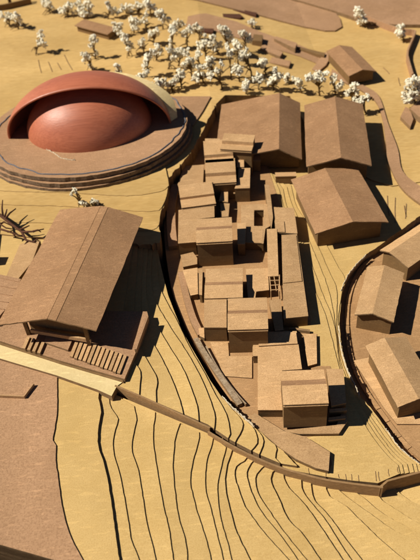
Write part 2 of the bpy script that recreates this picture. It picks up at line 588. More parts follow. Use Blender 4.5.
# lower terrace on the right, with its raised inner ring
px = [(440, 480)] + RIM[:-1] + [(480, 190), (700, 200), (700, 420), (560, 480)]
px[0] = (432, 473)
b = MB()
b.prism(world([(p[0] - 1.2, p[1] - .6) for p in px], -.018), GROUND, -.018)
struct(b.build('terrain', ['plate', 'edge']))
inner = [tuple(p) for p in spline([(480, 492), (440, 468), (420, 455), (400, 434), (385, 414), (372, 394), (360, 371), (354, 350), (350.5, 328), (351, 306), (356, 285), (365, 268), (376, 258)], 4, .2, 3)]
b = MB()
b.prism(world(inner + [(412, 236), (480, 200), (700, 210), (700, 420)], -.0165), -.02, -.0165)
struct(b.build('terrain', ['plate', 'edge']))

# cream road strip beside the pavilion
b = MB()
b.prism(world([(-100, 305), (-40, 325), (0, 343), (60, 362), (124, 381), (117, 386), (111.5, 396), (97, 389.5), (57, 375.5), (0, 358.5), (-40, 346), (-100, 329)], .0212), .012, .0212)
struct(b.build('road', ['cream', 'edge']))


# ------------------------------------------------------------------ retaining walls
def ret_wall(top, zt, zb, th, label):
    pts = [at(p[0], p[1], z) for p, z in zip(top, zt)]
    b = MB()
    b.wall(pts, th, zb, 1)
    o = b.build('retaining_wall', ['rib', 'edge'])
    return tag(o, label, 'wall', 'brown card retaining walls across the slope')


ret_wall([(114.5, 386), (140, 396.5), (175, 412.5), (209.5, 428.5)], [.0222, .0200, .0173, .0144], [.001, 0, -.004, -.006], .0018,
         'straight broad brown card retaining wall starting at the end of the cream road')
def zw(u):
    K = [(203, .0122), (210, .0120), (231, .0106), (257, .0076), (281, .0054), (300, .0040), (326, .0022), (357, .0008), (384, .0003)]
    for (a, za), (c, zb_) in zip(K, K[1:]):
        if u <= c:
            return za + (zb_ - za) * max(0, (u - a)) / (c - a)
    return K[-1][1]
p2 = spline([(207.5, 432.2), (231, 446), (257, 459), (281, 468.5), (300, 474), (326, 480.5), (357, 485), (383, 488)], 5)
ret_wall([tuple(p) for p in p2], [zw(p.x) for p in p2],
         [-.008 - .016 * i / (len(p2) - 1) for i in range(len(p2))], .0020,
         'long narrow curved brown card retaining wall in the middle of the slope')
ret_wall([(380, 488.5), (388, 481.5), (420, 473), (450, 464)], [-.0005, .0002, .0002, .0002], -.026, .0020,
         'short brown card retaining wall below the lower terrace at the right')


# ------------------------------------------------------------------ blocks and houses
def rect(FL, FR, BL, zf, zb=None):
    a, b_, c = at(*FL, zf), at(*FR, zf), at(*BL, zb if zb is not None else zf)
    x = (b_ - a)
    W = x.length
    x = x / W
    y = Vector((-x.y, x.x, 0))
    D = (c - a).dot(y)
    return a, x, y, W, D


def house(name, label, FL, FR, BL, prof, zbase, cat='house', group='box houses of the settlement', zback=None, over=.0006, mats=('tan', 'wall'), door=None):
    """prof: (share of the depth from the front, height) from front to back"""
    a, x, y, W, D = rect(FL, FR, BL, prof[0][1], zback if zback is not None else prof[-1][1])
    c = a + x * W / 2 + y * D / 2
    t = thing(name, (c.x, c.y, zbase), label, cat, group)
    th = .0014
    b = MB()
    n = len(prof)
    vs = []
    for s in (0, W):
        for tt, zz in prof:
            q = a + x * s + y * (D * tt)
            vs.append((q.x, q.y, zz))
        for tt, zz in prof:
            q = a + x * s + y * (D * tt)
            vs.append((q.x, q.y, zz - th))
    fs, mi = [], []
    for i in range(n - 1):
        fs.append([i, i + 1, 2 * n + i + 1, 2 * n + i]); mi.append(2 if prof[i + 1][1] < prof[i][1] - .001 else 0)  # back slopes take a darker board, their shade put into the colour
        fs.append([n + i, 3 * n + i, 3 * n + i + 1, n + i + 1]); mi.append(1)
        fs.append([i, n + i, n + i + 1, i + 1]); mi.append(1)
        fs.append([2 * n + i, 2 * n + i + 1, 3 * n + i + 1, 3 * n + i]); mi.append(1)
    fs.append([0, 2 * n, 3 * n, n]); mi.append(1)
    fs.append([n - 1, 2 * n - 1, 4 * n - 1, 3 * n - 1]); mi.append(1)
    b.add(vs, fs, mi)
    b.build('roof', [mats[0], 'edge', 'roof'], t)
    b = MB()
    vs = []
    for s in (over, W - over):
        for i, (tt, zz) in enumerate(prof):
            d = D * tt + (over * 2 if i == 0 else -over * 2 if i == n - 1 else 0)
            q = a + x * s + y * d
            vs.append((q.x, q.y, zz - th))
        for tt in (prof[-1][0], prof[0][0]):
            d = D * tt + (over * 2 if tt == prof[0][0] else -over * 2)
            q = a + x * s + y * d
            vs.append((q.x, q.y, zbase))
    k = n + 2
    fs = [list(range(k)), list(range(k, 2 * k))[::-1]] + [[i, (i + 1) % k, k + (i + 1) % k, k + i] for i in range(k)]
    b.add(vs, fs)
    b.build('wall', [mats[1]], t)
    if W < .06:
        ze = prof[0][1] - .0026
        q = [a + x * s_ + y * d_ for s_, d_ in ((.0003, -.0007), (W - .0003, -.0007), (W - .0003, .004), (.0003, .004))]
        b = MB()
        b.prism([(p.x, p.y) for p in q], ze - .0009, ze)
        b.build('eave_board', [mats[0], 'edge'], t)
    return t


def block(name, label, px, zt, zb, cat='block', group='flat roofed blocks of the settlement', mats=('tan', 'wall'), th=.0014, inset=.0004):
    poly = world(px, zt)
    c = sum((Vector(p) for p in poly), Vector((0, 0))) / len(poly)
    t = thing(name, (c.x, c.y, zb), label, cat, group)
    b = MB()
    b.prism(poly, zt - th, zt)
    b.build('roof', [mats[0], 'edge'], t)
    n = len(poly)
    ar = sum(poly[i][0] * poly[(i + 1) % n][1] - poly[(i + 1) % n][0] * poly[i][1] for i in range(n))
    sg = 1 if ar > 0 else -1
    ins = []
    for i in range(n):
        p0, p1, p2 = (Vector(poly[(i + j) % n]) for j in (-1, 0, 1))
        d1, d2 = (p1 - p0).normalized(), (p2 - p1).normalized()
        nn = Vector((-d1.y - d2.y, d1.x + d2.x)) * sg
        nn = nn.normalized() * inset * 1.4 if nn.length > 1e-6 else Vector((0, 0))
        ins.append(p1 + nn)
    b = MB()
    b.prism(ins, zb, zt - th)
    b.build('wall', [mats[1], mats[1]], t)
    return t


def gable(name, label, RF, RB, EL, ER, zr, ze, zbase, cat='house', group=None, mats=('roof', 'wall'), inset=.004, endin=.006, th=.0016, strip=False):
    """ridge front / back and the front ends of both eaves, measured on the photograph"""
    a, c = at(*RF, zr), at(*RB, zr)
    y = (c - a)
    Ln = y.length
    y = y / Ln
    x = Vector((y.y, -y.x, 0))
    wl = (at(*EL, ze) - a).dot(x)
    wr = (at(*ER, ze) - a).dot(x)
    ctr = a + y * Ln / 2 + x * (wl + wr) / 2
    t = thing(name, (ctr.x, ctr.y, zbase), label, cat, group)
    for s, wd in ((0, wl), (1, wr)):
        b = MB()
        up = Vector((0, 0, 1))
        tip = a + x * wd
        slope = Vector((x.x * wd, x.y * wd, ze - zr)).normalized()
        nn = y.cross(slope)
        nn = nn if nn.z > 0 else -nn
        q = [Vector((a.x, a.y, zr)), Vector((a.x, a.y, zr)) + y * Ln, Vector((tip.x, tip.y, ze)) + y * Ln, Vector((tip.x, tip.y, ze))]
        panel(b, q, th, int(abs(RF[0] * 7 + s * 13)))
        b.build('roof_pane', [mats[0], 'edge'], t)
    b = MB()
    il, ir = wl + inset, wr - inset
    sl, sr = (zr - ze) / abs(wl), (zr - ze) / abs(wr)
    vs = []
    for d in (endin, Ln - endin):
        o = a + y * d
        for xx, zz in ((il, zbase), (il, zr - sl * abs(il) - th * 1.2), (0, zr - th * 1.2), (ir, zr - sr * abs(ir) - th * 1.2), (ir, zbase)):
            q = o + x * xx
            vs.append((q.x, q.y, zz))
    b.add(vs, [[4, 3, 2, 1, 0], [5, 6, 7, 8, 9]] + [[i, (i + 1) % 5, 5 + (i + 1) % 5, 5 + i] for i in range(5)])
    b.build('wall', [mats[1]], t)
    return t


# big halls
gable('hall', 'larger of the two big gabled halls, brown, with the wide left roof pane', (279, 149), (279.5, 93), (214, 163), (302, 158.5), .041, .023, -.003, 'hall', 'gabled brown card halls', endin=.018)
gable('hall', 'narrower gabled brown hall right of the wide one, under blossom sprigs', (341, 157.5), (335, 96.5), (306, 160.5), (373, 172.5), .048, .034, -.001, 'hall', 'gabled brown card halls', endin=.018)
gable('gabled_house', 'big gabled brown house standing alone on yellow slope in front of the narrower hall', (353, 221.7), (325, 168), (315.5, 234.5), (388.5, 221.7), .034, .024, -.006, 'house', endin=.008, inset=.006)
# houses on the lower terrace
gable('gabled_house', 'small gabled house at the tip of the lower terrace beside the curved rim', (372.5, 313.5), (384.5, 265), (354, 316), (393, 326), .0165, .0095, -.0165, 'house', 'gabled houses on the lower terrace', mats=('tan', 'wall'), inset=.003, endin=.004)
gable('gabled_house', 'front gabled house on the lower terrace with one pale lit roof pane', (419, 398.8), (384.5, 337.7), (398.8, 409.4), (446, 404), .0165, .0095, -.0165, 'house', 'gabled houses on the lower terrace', mats=('tan', 'wall'), inset=.004, endin=.004)
gable('gabled_house', 'rear gabled house on the lower terrace cut off by the right edge', (389, 252), (440, 218), (374.5, 254), (401, 273), .016, .010, -.0165, 'house', 'gabled houses on the lower terrace', mats=('tan', 'wall'), inset=.003, endin=.004)
block('low_block', 'thin base slab under the front gabled house of the lower terrace', [(353.5, 360.5), (371, 357), (381, 374), (420, 372), (440, 410), (424, 424), (397, 424), (384, 408)], -.0145, -.018)

# far houses
gable('gabled_house', 'small far gabled house with a lit yellow side wall right of the board pile', (362.5, 69.6), (339, 45), (348.6, 76), (376.3, 71.3), .025, .0175, .0, 'house', inset=.003, endin=.004)
house('flat_house', 'little far brown house with one sloping roof behind the red dome', (74.5, 25.5), (107.5, 34.5), (80, 18.2), [(0, .035), (.9, .0375), (1, .0365)], ZC, 'house', None, mats=('roof', 'wall'), over=.002)

# tall houses of the settlement
H = 'tall box house'
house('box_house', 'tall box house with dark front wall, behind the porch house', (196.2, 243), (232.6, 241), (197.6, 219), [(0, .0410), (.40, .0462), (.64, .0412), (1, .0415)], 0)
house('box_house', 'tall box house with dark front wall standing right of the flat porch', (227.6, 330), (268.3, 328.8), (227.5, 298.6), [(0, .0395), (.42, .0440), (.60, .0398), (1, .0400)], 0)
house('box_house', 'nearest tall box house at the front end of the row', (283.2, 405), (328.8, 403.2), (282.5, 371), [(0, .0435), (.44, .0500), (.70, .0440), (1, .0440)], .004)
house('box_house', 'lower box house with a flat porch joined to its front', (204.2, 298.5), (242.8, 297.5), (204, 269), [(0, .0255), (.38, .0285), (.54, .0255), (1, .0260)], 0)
block('porch_block', 'flat porch with a dark front opening below the lower box house', [(204.2, 299), (226.6, 298.3), (226.6, 327.5), (204, 327.5)], .0235, 0.0)
block('stepped_block', 'stepped flat block with an L shaped roof left of the nearest tall house', [(257.7, 332), (296.6, 331), (302, 369), (282, 370.5), (283.4, 410), (257.7, 410), (257.7, 356), (253, 356), (253, 342), (257.7, 341)], .0125, 0)
b_ = block('l_shaped_block', 'L shaped flat block on the left rim of the row, around the rear tall house', [(178.5, 210), (214.2, 206), (214.5, 217), (197, 219), (196, 242), (178, 243.5)], .0225, 0)
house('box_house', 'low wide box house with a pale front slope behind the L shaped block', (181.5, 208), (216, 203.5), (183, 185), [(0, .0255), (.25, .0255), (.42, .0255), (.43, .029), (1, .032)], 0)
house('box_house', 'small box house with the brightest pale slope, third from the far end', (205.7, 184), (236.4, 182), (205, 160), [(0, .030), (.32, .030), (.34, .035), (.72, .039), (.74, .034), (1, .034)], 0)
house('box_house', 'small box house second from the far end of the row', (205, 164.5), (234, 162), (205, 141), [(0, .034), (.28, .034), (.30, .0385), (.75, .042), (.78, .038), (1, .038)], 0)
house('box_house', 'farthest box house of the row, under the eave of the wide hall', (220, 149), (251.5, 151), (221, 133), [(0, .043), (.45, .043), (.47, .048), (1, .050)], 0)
block('low_block', 'tiny flat block beside the farthest box house', [(205, 138.5), (220, 138.5), (219.5, 147), (205, 146.5)], .036, 0)

# low blocks in the middle and on the right of the settlement
block('low_block', 'flat block with dark front right of the brightest sloped house', [(238.5, 168), (250.3, 168), (249.8, 188), (234.5, 188.5), (238, 180)], .024, 0)
block('low_block', 'slim block right of the second farthest box house', [(236, 153.5), (244, 153.5), (244, 167), (237, 167)], .026, 0)
block('low_block', 'narrow stub between the L shaped block and the dark court', [(222, 188), (228, 188), (228, 202), (219, 201)], .014, 0)
block('low_block', 'little stub directly behind the rear tall house', [(220, 203), (229.6, 203.5), (228.4, 216.5), (221, 217)], .012, 0)
block('court_block', 'flat block with a square hole cut into its roof', [(241, 205), (254, 204.4), (254, 226), (263.6, 226), (263.6, 210), (254.2, 210), (254.2, 204.4), (268.4, 203.8), (270.2, 226), (265, 229), (262.5, 243), (245, 242.5), (246, 225), (241, 224)], .013, 0)
block('low_block', 'small upright slab beside the rear tall house at the court', [(237, 223), (246.2, 223), (245, 244), (237.5, 244)], .020, 0)
block('low_block', 'flat block between the lower box house and the ladder frame', [(245.5, 269), (268, 268), (269, 290), (256.2, 291.5), (255.2, 298), (248, 298)], .013, 0)
block('low_block', 'flat tapering block right of the middle tall house', [(269, 300), (281, 299), (283.5, 330), (275, 331)], .013, 0)
block('low_block', 'flat low slab between the middle tall house and the stepped block', [(252.5, 338), (258, 331.5), (257.8, 357), (252.5, 355)], .010, 0)
block('long_block', 'longest flat block along the right side of the row', [(281.5, 235), (297, 234), (308.3, 316), (283.5, 318.5)], .016, -.006)
block('long_block', 'narrow long block standing left of the longest flat block', [(266.8, 229), (277, 228.6), (278.6, 276), (268, 276.5)], .017, 0)
block('low_block', 'square flat slab at the far end of the longest block', [(273.5, 207), (294, 208), (297.5, 233.5), (275.5, 232.5)], .015, -.006)
block('thin_wall_block', 'thin tall wall like block between court block and yellow slope', [(264.5, 184.5), (269.2, 185), (271.6, 204), (273, 217), (271.5, 228), (268.6, 217)], .018, 0)
block('low_block', 'brown slab right of the stepped block on the yellow ground', [(302.3, 334), (316.5, 334), (317, 363.5), (308, 366)], .004, -.006)
block('low_block', 'flat block right behind the nearest tall house', [(326.3, 368.6), (343.3, 369), (346.3, 403), (331.2, 406)], .014, -.006)
block('low_block', 'brown base slab under the nearest tall house', [(283.5, 430.2), (336.5, 425), (345.5, 404), (347.5, 421), (339, 433.5), (300, 434), (288, 432.2)], .004, -.006, th=.002)
block('low_block', 'tilted brown slab on the left rim below the L shaped block', [(182.5, 270), (197.4, 267.6), (198, 294), (190.5, 295.5)], .009, 0)
block('low_block', 'narrow strip slab left of the lower box house', [(198.6, 269.5), (202.7, 269), (202, 295), (199, 294.5)], .014, 0)
block('low_block', 'pale little slab directly below the L shaped block', [(180.5, 255), (193, 252), (197.2, 258), (197.2, 264), (183, 267)], .007, 0)
block('low_block', 'brown slab on left rim behind the low wide box house', [(184, 166), (204, 164.5), (203, 184), (177, 186)], .010, 0)
block('low_block', 'broad curved brown slab at the front tip of the row beside the long wall', [(255, 413), (284, 431), (306, 437), (330, 452), (328.6, 471), (316, 468), (296, 459), (278, 446.5), (246, 418.5)], .005, -.002)

block('thin_slab', 'thin slab on the dark ground between wide hall and yellow slope', [(275, 172.5), (296, 172), (296.5, 176), (275.5, 176.5)], .010, -.003)
block('thin_slab', 'small stepped piece right of the farthest box house under the hall eave', [(252, 152.5), (260, 153), (260.5, 160.5), (253, 160.5)], .020, 0)
block('thin_slab', 'upper narrow ledge at the right flank of the nearest tall house', [(329.5, 409), (347, 407.5), (347, 410.5), (329.3, 412)], .010, -.004)
block('thin_slab', 'lower narrow ledge at the right flank of the nearest tall house', [(328.6, 417.5), (345.5, 415.5), (345.5, 418.5), (328.4, 420.5)], .0075, -.004)
block('thin_slab', 'thin offset sheet lying on the stepped block roof', [(258.6, 333), (296, 332), (297.6, 343.5), (258.6, 346)], .0142, .0126, th=.0008)
block('thin_slab', 'thin sheet lying on the far half of the longest flat block', [(282.5, 236), (296.2, 235), (302, 281), (283, 283)], .0172, .0161, th=.0008)
block('thin_slab', 'narrow upright piece on the near edge of the court block', [(262.5, 228.5), (265.5, 228), (263.5, 243.5), (261.5, 243.5)], .016, 0)
block('thin_slab', 'thin sheet on the front left corner of the square flat slab', [(274.5, 221), (284, 221), (285, 232), (275.8, 231.8)], .0162, .0151, th=.0008)
block('thin_slab', 'low step in front of the brightest sloped house', [(207, 185.5), (221, 184.5), (221, 187.5), (216, 188)], .020, 0)
block('thin_slab', 'small lean slab on the floor beside the porch', [(198.5, 328), (204, 327.5), (204.5, 338), (199.5, 336)], .006, 0)
block('thin_slab', 'flat paving sheet on the floor in front of the porch', [(210, 342), (228, 342), (229, 356), (252, 356), (252, 378), (224, 376)], .0016, .0002, th=.0008)

# little shelf below the far blocks and a short sill on the yellow ground
b = MB()
b.prism(world([(233, 190.5), (245, 190), (245.5, 193), (233.5, 193.5)], .012), .0105, .012)
tag(b.build('shelf', ['tan', 'edge']), 'thin pale ledge in the dark court below the far blocks', 'ledge')
b = MB()
b.prism(world([(290, 327), (310, 329.5), (310, 331.5), (290, 329)], .004), -.006, .004)
tag(b.build('low_kerb', ['edge', 'edge']), 'thin dark kerb in front of the longest flat block', 'kerb')

# ladder frame between the blocks
t = thing('ladder_frame', at(274, 285, 0), 'small ladder like frame of thin sticks beside the longest block', 'frame')
z = .016
for (p, q) in [((269.5, 275), (271, 291.5)), ((279.5, 275), (279.5, 291.5))]:
    b = MB(); b.tube([at(*p, z), at(*q, z)], .0007); b.build('rail', ['tan'], t)
for i in range(4):
    f = i / 3
    b = MB(); b.tube([at(269.5 + 1.5 * f, 276 + 14 * f, z), at(279.5, 275.5 + 14 * f, z)], .0006); b.build('rung', ['tan'], t)
for p in [(269.8, 275.5), (279.5, 275.5), (271, 291), (279.5, 291)]:
    q = at(*p, z)
    b = MB(); b.tube([q, (q.x, q.y, 0)], .0007); b.build('leg', ['tan'], t)
b = MB(); b.tube([at(274, 276, z), at(276.5, 291, z)], .0006); b.build('brace', ['tan'], t)

# kerb strips along the left rim of the settlement
def ribbon(px, zs, width, thick, name, label, cat, mat='brown'):
    pts = [at(p[0], p[1], z) for p, z in zip(px, zs)]
    L_, R_ = [], []
    for i, p in enumerate(pts):
        a, c = pts[max(0, i - 1)], pts[min(len(pts) - 1, i + 1)]
        d = Vector((c.x - a.x, c.y - a.y, 0)).normalized()
        nn = Vector((-d.y, d.x, 0)) * width / 2
        L_.append(p + nn); R_.append(p - nn)
    n = len(pts)
    b = MB()
    b.prism([(p.x, p.y) for p in L_ + R_[::-1]], [p.z - thick for p in L_ + R_[::-1]], [p.z for p in L_ + R_[::-1]])
    o = b.build(name, [mat, 'edge'])
    return tag(o, label, cat)


s = spline([(176, 184), (172, 200), (171, 222), (173, 246)], 4)
ribbon([tuple(p) for p in s], [.007] * len(s), .012, .008, 'kerb_strip', 'curved brown kerb strip on the upper left rim of the row', 'kerb')
s = spline([(181, 272), (186, 295), (193, 318), (201, 334)], 4)
ribbon([tuple(p) for p in s], [.005] * len(s), .008, .006, 'kerb_strip', 'straight brown kerb strip on the left rim beside the lower box house', 'kerb')
s = spline([(196, 338), (204, 352), (216, 370), (228, 387), (240, 404)], 4)
ribbon([tuple(p) for p in s], [.005] * len(s), .0060, .007, 'kerb_strip', 'long grey frayed kerb strip on the lower left rim of the row', 'kerb', 'grey')
s = spline([(206, 346), (218, 368), (232, 388), (246, 404)], 4)
ribbon([tuple(p) for p in s], [.0045] * len(s), .0014, .005, 'kerb_strip', 'very thin inner edging strip on the lower left rim of the row', 'kerb', 'grey')

t = thing('terrace_kerb', at(345, 320, -.018), 'jointed low kerb of brown card pieces inside the lower terrace rim', 'kerb')
kp = spline([(372, 258), (362, 264.5), (353, 279), (347, 297), (345, 315), (345.5, 335), (348, 352), (353, 370), (362, 388), (375, 407), (388, 425), (402, 443), (420, 459), (440, 473)], 3)
i0 = 0
rk = random.Random(5)
while i0 < len(kp) - 3:
    i1 = min(len(kp) - 1, i0 + rk.randint(5, 9))
    if len(kp) - 1 - i1 < 4:
        i1 = len(kp) - 1
    seg = [at(p.x, p.y, -.0155) for p in kp[i0:i1 + 1]]
    d0, d1 = (seg[1] - seg[0]).normalized() * .0004, (seg[-1] - seg[-2]).normalized() * .0004
    seg[0] += d0
    seg[-1] -= d1
    b = MB()
    b.wall(seg, .0048, -.019, 0)
    b.build('kerb_piece', ['plate', 'edge'], t)
    i0 = i1

# torn paper edges
def torn(px, z, amp, seed, label):
    r = random.Random(seed)
    b = MB()
    pts = []
    for p in spline(px, 1.1):
        pts.append(at(p.x, p.y, z) + Vector((r.uniform(-.0005, .0005), r.uniform(-.0005, .0005), amp * (r.random() ** 2 - .25))))
    b.wall(pts, .0007, [z - .003 for _ in pts], 0)
    o = b.build('torn_paper', ['torn'])
    o['kind'] = 'stuff'
    tag(o, label, 'paper')


torn([(338.5, 326), (340, 343), (345, 364), (352, 379), (359, 395)], DZ + .0055, .0018, 1, 'whitish torn paper fringe on the rim above the lower terrace')
torn([(341, 291), (347, 277), (356, 265), (366, 255)], DZ + .002, .0016, 2, 'pale torn paper fringe at the upper bend of the terrace rim')
torn([(222, 396), (232, 407), (245, 418), (254, 426)], .011, .0018, 3, 'whitish torn paper fringe between the slope and the front slab')
torn([(385, 428), (400, 448), (420, 464)], DZ + .001, .0014, 4, 'torn paper fringe where terrace rim meets the short wall')

# ------------------------------------------------------------------ pavilion on the left
DK = .0255
t = thing('pavilion', at(75, 290, BZ0), 'large pavilion with a folded brown roof on a stepped deck', 'pavilion')
zr, ze = .068, .060
rb1, rb2 = at(101, 206, .062), at(108, 207, .062)
rf1, rf2 = at(47.5, 318.6, .071), at(56, 320.5, .071)
bl, br = at(60, 209.5, .053), at(143, 217.5, .053)
fl, fr = at(-3, 325, .062), at(96.5, 330.5, .062)
gx = (rb2 - rb1).normalized() * .0006


def slab(b, q, th=.0016):
    n = (q[1] - q[0]).cross(q[2] - q[0]).normalized()
    n = n if n.z > 0 else -n
    vs = list(q) + [p - n * th for p in q]
    b.add(vs, [[0, 1, 2, 3], [7, 6, 5, 4], [0, 4, 5, 1], [1, 5, 6, 2], [2, 6, 7, 3], [3, 7, 4, 0]], [0, 0, 1, 1, 1, 1])


b = MB(); panel(b, [rf1 - gx, rb1 - gx, bl, fl], .0016, 3, 20, 12, .0008); b.build('roof_pane', ['roof', 'edge'], t)
b = MB(); panel(b, [rf2 + gx, rb2 + gx, br, fr], .0016, 4, 20, 12, .0008); b.build('roof_pane', ['roof', 'edge'], t)
up = Vector((0, 0, .0002))
b = MB(); slab(b, [rf1 + up, rf2 + up, rb2 + up, rb1 + up], .0018); b.build('ridge_strip', ['roof', 'edge'], t)
# deck
dk = [(-14, 337), (0, 341), (60, 360.5), (124.5, 379), (141, 340), (148.5, 317), (147, 311.5), (108, 311), (40, 290), (-20, 300)]
b = MB(); b.prism(world(dk, DK), .017, DK); b.build('deck', ['brown', 'edge'], t)
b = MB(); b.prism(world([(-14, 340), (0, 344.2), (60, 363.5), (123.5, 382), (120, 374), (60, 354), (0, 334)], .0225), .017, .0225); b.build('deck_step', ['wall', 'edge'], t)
# slatted steps
for i in range(12):
    x = 69.5 + i * 4.3
    y0 = 353.0 + i * 1.5
    b = MB()
    w_ = 3.0
    hh = .0022 + .0012 * (i % 3 == 1)
    b.prism(world([(x, y0 + 3), (x + w_, y0 + 4), (x + w_ + 7, y0 - 14), (x + 7, y0 - 15)], DK + hh), DK, DK + hh)
    b.build('step_slat', ['tan', 'edge'], t)
b = MB(); b.prism(world([(44, 342), (68, 350), (73, 338), (48, 330)], DK + .003), DK, DK + .003); b.build('landing', ['brown', 'edge'], t)
for i in range(4):
    x = 22 + i * 5.0
    y0 = 345 + i * 1.5
    b = MB(); b.prism(world([(x, y0 + 3), (x + 3, y0 + 3.6), (x + 8, y0 - 8), (x + 5, y0 - 8.6)], DK + .003), DK, DK + .003); b.build('step_slat', ['tan', 'edge'], t)
# side parapet at the right edge of the deck
b = MB(); b.wall([at(146.5, 316, DK + .006), at(134.5, 349, DK + .006)], .0022, DK); b.build('parapet', ['brown', 'edge'], t)
# beam and posts under the roof
q1, q2 = at(30, 330, DK + .012), at(90, 340, DK + .012)
b = MB(); b.wall([q1, q2], .0022, DK + .007, 0); b.build('beam', ['tan', 'edge'], t)
for (u, v) in [(29, 334), (90, 346)]:
    q = at(u, v, DK)
    b = MB(); b.prism([(q.x - .002, q.y - .002), (q.x + .002, q.y - .002), (q.x + .002, q.y + .002), (q.x - .002, q.y + .002)], DK, ze - (.0005 if v > 320 else .004)); b.build('post', ['wall', 'wall'], t)
# closed core under the roof
core = [at(32, 331, DK), at(86, 340, DK), at(122, 262, DK), at(80, 250, DK)]
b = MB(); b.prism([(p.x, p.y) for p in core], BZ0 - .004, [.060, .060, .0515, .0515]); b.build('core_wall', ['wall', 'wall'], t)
# annex at the left
b = MB(); b.prism(world([(-30, 268), (-2, 274), (21, 279), (12, 302), (-6, 322), (-40, 318)], .034), .020, .034); b.build('annex_roof', ['brown', 'edge'], t)
for i in range(5):
    b = MB()
    f = i / 5
    b.wall([at(-28 - 6 * f, 272 + 42 * f, .0348), at(20 - 20 * f, 282 + 34 * f, .0348)], .0008, .034, 0)
    b.build('annex_batten', ['brown', 'edge'], t)
b = MB(); b.prism(world([(20, 244), (40, 240), (32, 262), (14, 284), (6, 277)], .029), .020, .029); b.build('annex_slab', ['tan', 'edge'], t)

# ------------------------------------------------------------------ dome hall
PZ = ZC + .022
ctr = at(90, 131, PZ)
t = thing('domed_hall', (ctr.x, ctr.y, ZC), 'terracotta dome sheltered by an open shell on a round layered plinth', 'domed hall')
pr = .157
for i, (r_, z0, z1, mt) in enumerate([(pr + .004, ZC - .004, ZC + .007, 'plinth_edge'), (pr - .001, ZC + .007, ZC + .0085, 'edge'), (pr + .001, ZC + .0085, ZC + .0145, 'plinth_edge'), (pr - .004, ZC + .0145, ZC + .016, 'edge'), (pr - .002, ZC + .016, PZ, 'plinth_edge')]):
    b = MB()
    poly = []
    for k in range(128):
        a = 2 * pi * k / 128
        rr = r_ * (1 + .010 * noise.noise(Vector((cos(a) * 26, sin(a) * 30, i * 11.0))) + .010 * noise.noise(Vector((cos(a) * 2.5, sin(a) * 2.5, i * 7.0))) + .004 * noise.noise(Vector((cos(a) * 12, sin(a) * 12, i * 3.0))))
        poly.append((ctr.x - .006 + rr * 1.015 * cos(a), ctr.y + .010 + rr * sin(a) * (.86 if sin(a) < 0 else .93)))
    b.prism(poly, z0, z1)
    b.build('plinth_layer', ['brown', mt], t)
# wavy blue grey trim line on the plinth top
b = MB()
pts = []
for k in range(161):
    a = 2 * pi * k / 160
    rr = .147 + .006 * noise.noise(Vector((cos(a) * 2, sin(a) * 2, 1))) + .0045 * noise.noise(Vector((cos(a) * 8, sin(a) * 8, 5)))
    pts.append((ctr.x + rr * cos(a), ctr.y + .010 + rr * (.86 if sin(a) < 0 else .93) * sin(a), PZ + .0004))
b.tube(pts, .0011, 5)
b.build('trim_line', ['blue'], t, True)
# shell
A_, B_, Hh = .126, .104, .085


def shell_pt(phi, th, k=1.0):
    return Vector((ctr.x - A_ * k * cos(phi), ctr.y + B_ * k * sin(phi) * -cos(th), PZ + Hh * k * sin(phi) * sin(th) * 1.0))


NP, NT = 72, 40
th0, th1 = radians(78), radians(180)
b = MB()
vs = []
for k in (1.0, .976):
    for i in range(NP + 1):
        for j in range(NT + 1):
            vs.append(shell_pt(pi * i / NP, th0 + (th1 - th0) * j / NT, k))
fs = []
S_ = (NP + 1) * (NT + 1)
ix = lambda i, j: i * (NT + 1) + j
for i in range(NP):
    for j in range(NT):
        fs.append([ix(i, j), ix(i + 1, j), ix(i + 1, j + 1), ix(i, j + 1)])
        fs.append([S_ + ix(i, j + 1), S_ + ix(i + 1, j + 1), S_ + ix(i + 1, j), S_ + ix(i, j)])
    fs.append([ix(i, 0), S_ + ix(i, 0), S_ + ix(i + 1, 0), ix(i + 1, 0)])
    fs.append([ix(i, NT), ix(i + 1, NT), S_ + ix(i + 1, NT), S_ + ix(i, NT)])
b.add(vs, fs)
b.build('shell', ['terra'], t, True)
# cream band standing out behind the right half of the shell
b = MB()
vs = []
n0 = 44
for i in range(n0 + 1):
    f = i / n0
    p = shell_pt(pi * (.60 + .385 * f), radians(122 - 16 * f), 1.0)
    wd = .0135 * min(1, f * 1.5) * (1 - .25 * max(0, f - .8) / .2) + .0005
    q = p + Vector((wd * .93, wd * .55, wd * .25))
    vs += [p, q, q - Vector((0, 0, .0016)), p - Vector((0, 0, .0016))]
fs = []
for i in range(n0):
    for c in range(4):
        fs.append([4 * i + c, 4 * i + (c + 1) % 4, 4 * i + 4 + (c + 1) % 4, 4 * i + 4 + c])
fs += [[3, 2, 1, 0], [4 * n0, 4 * n0 + 1, 4 * n0 + 2, 4 * n0 + 3]]
b.add(vs, fs)
b.build('cream_band', ['cream'], t)
# inner dome
b = MB()
vs, fs = [], []
cx, cy = at(90, 126, PZ).xy
for j in range(25):
    e = pi / 2 * j / 24
    for i in range(72):
        a = 2 * pi * i / 72
        vs.append((cx + .097 * cos(a) * cos(e), cy + .075 * sin(a) * cos(e), PZ - .001 + .069 * sin(e)))
for j in range(24):
    for i in range(72):
        fs.append([j * 72 + i, j * 72 + (i + 1) % 72, (j + 1) * 72 + (i + 1) % 72, (j + 1) * 72 + i])
b.add(vs, fs)
b.build('dome', ['terra'], t, True)

# ------------------------------------------------------------------ small things of the far field
def bar(name, label, cat, px, hgt, mats=('brown', 'edge'), base=0, group=None):
    pts = [ath(*p) for p in px]
    z = min(p.z for p in pts) + base
    b = MB()
    b.prism([(p.x, p.y) for p in pts], z - .001, z + hgt)
    return tag(b.build(name, list(mats)), label, cat, group)


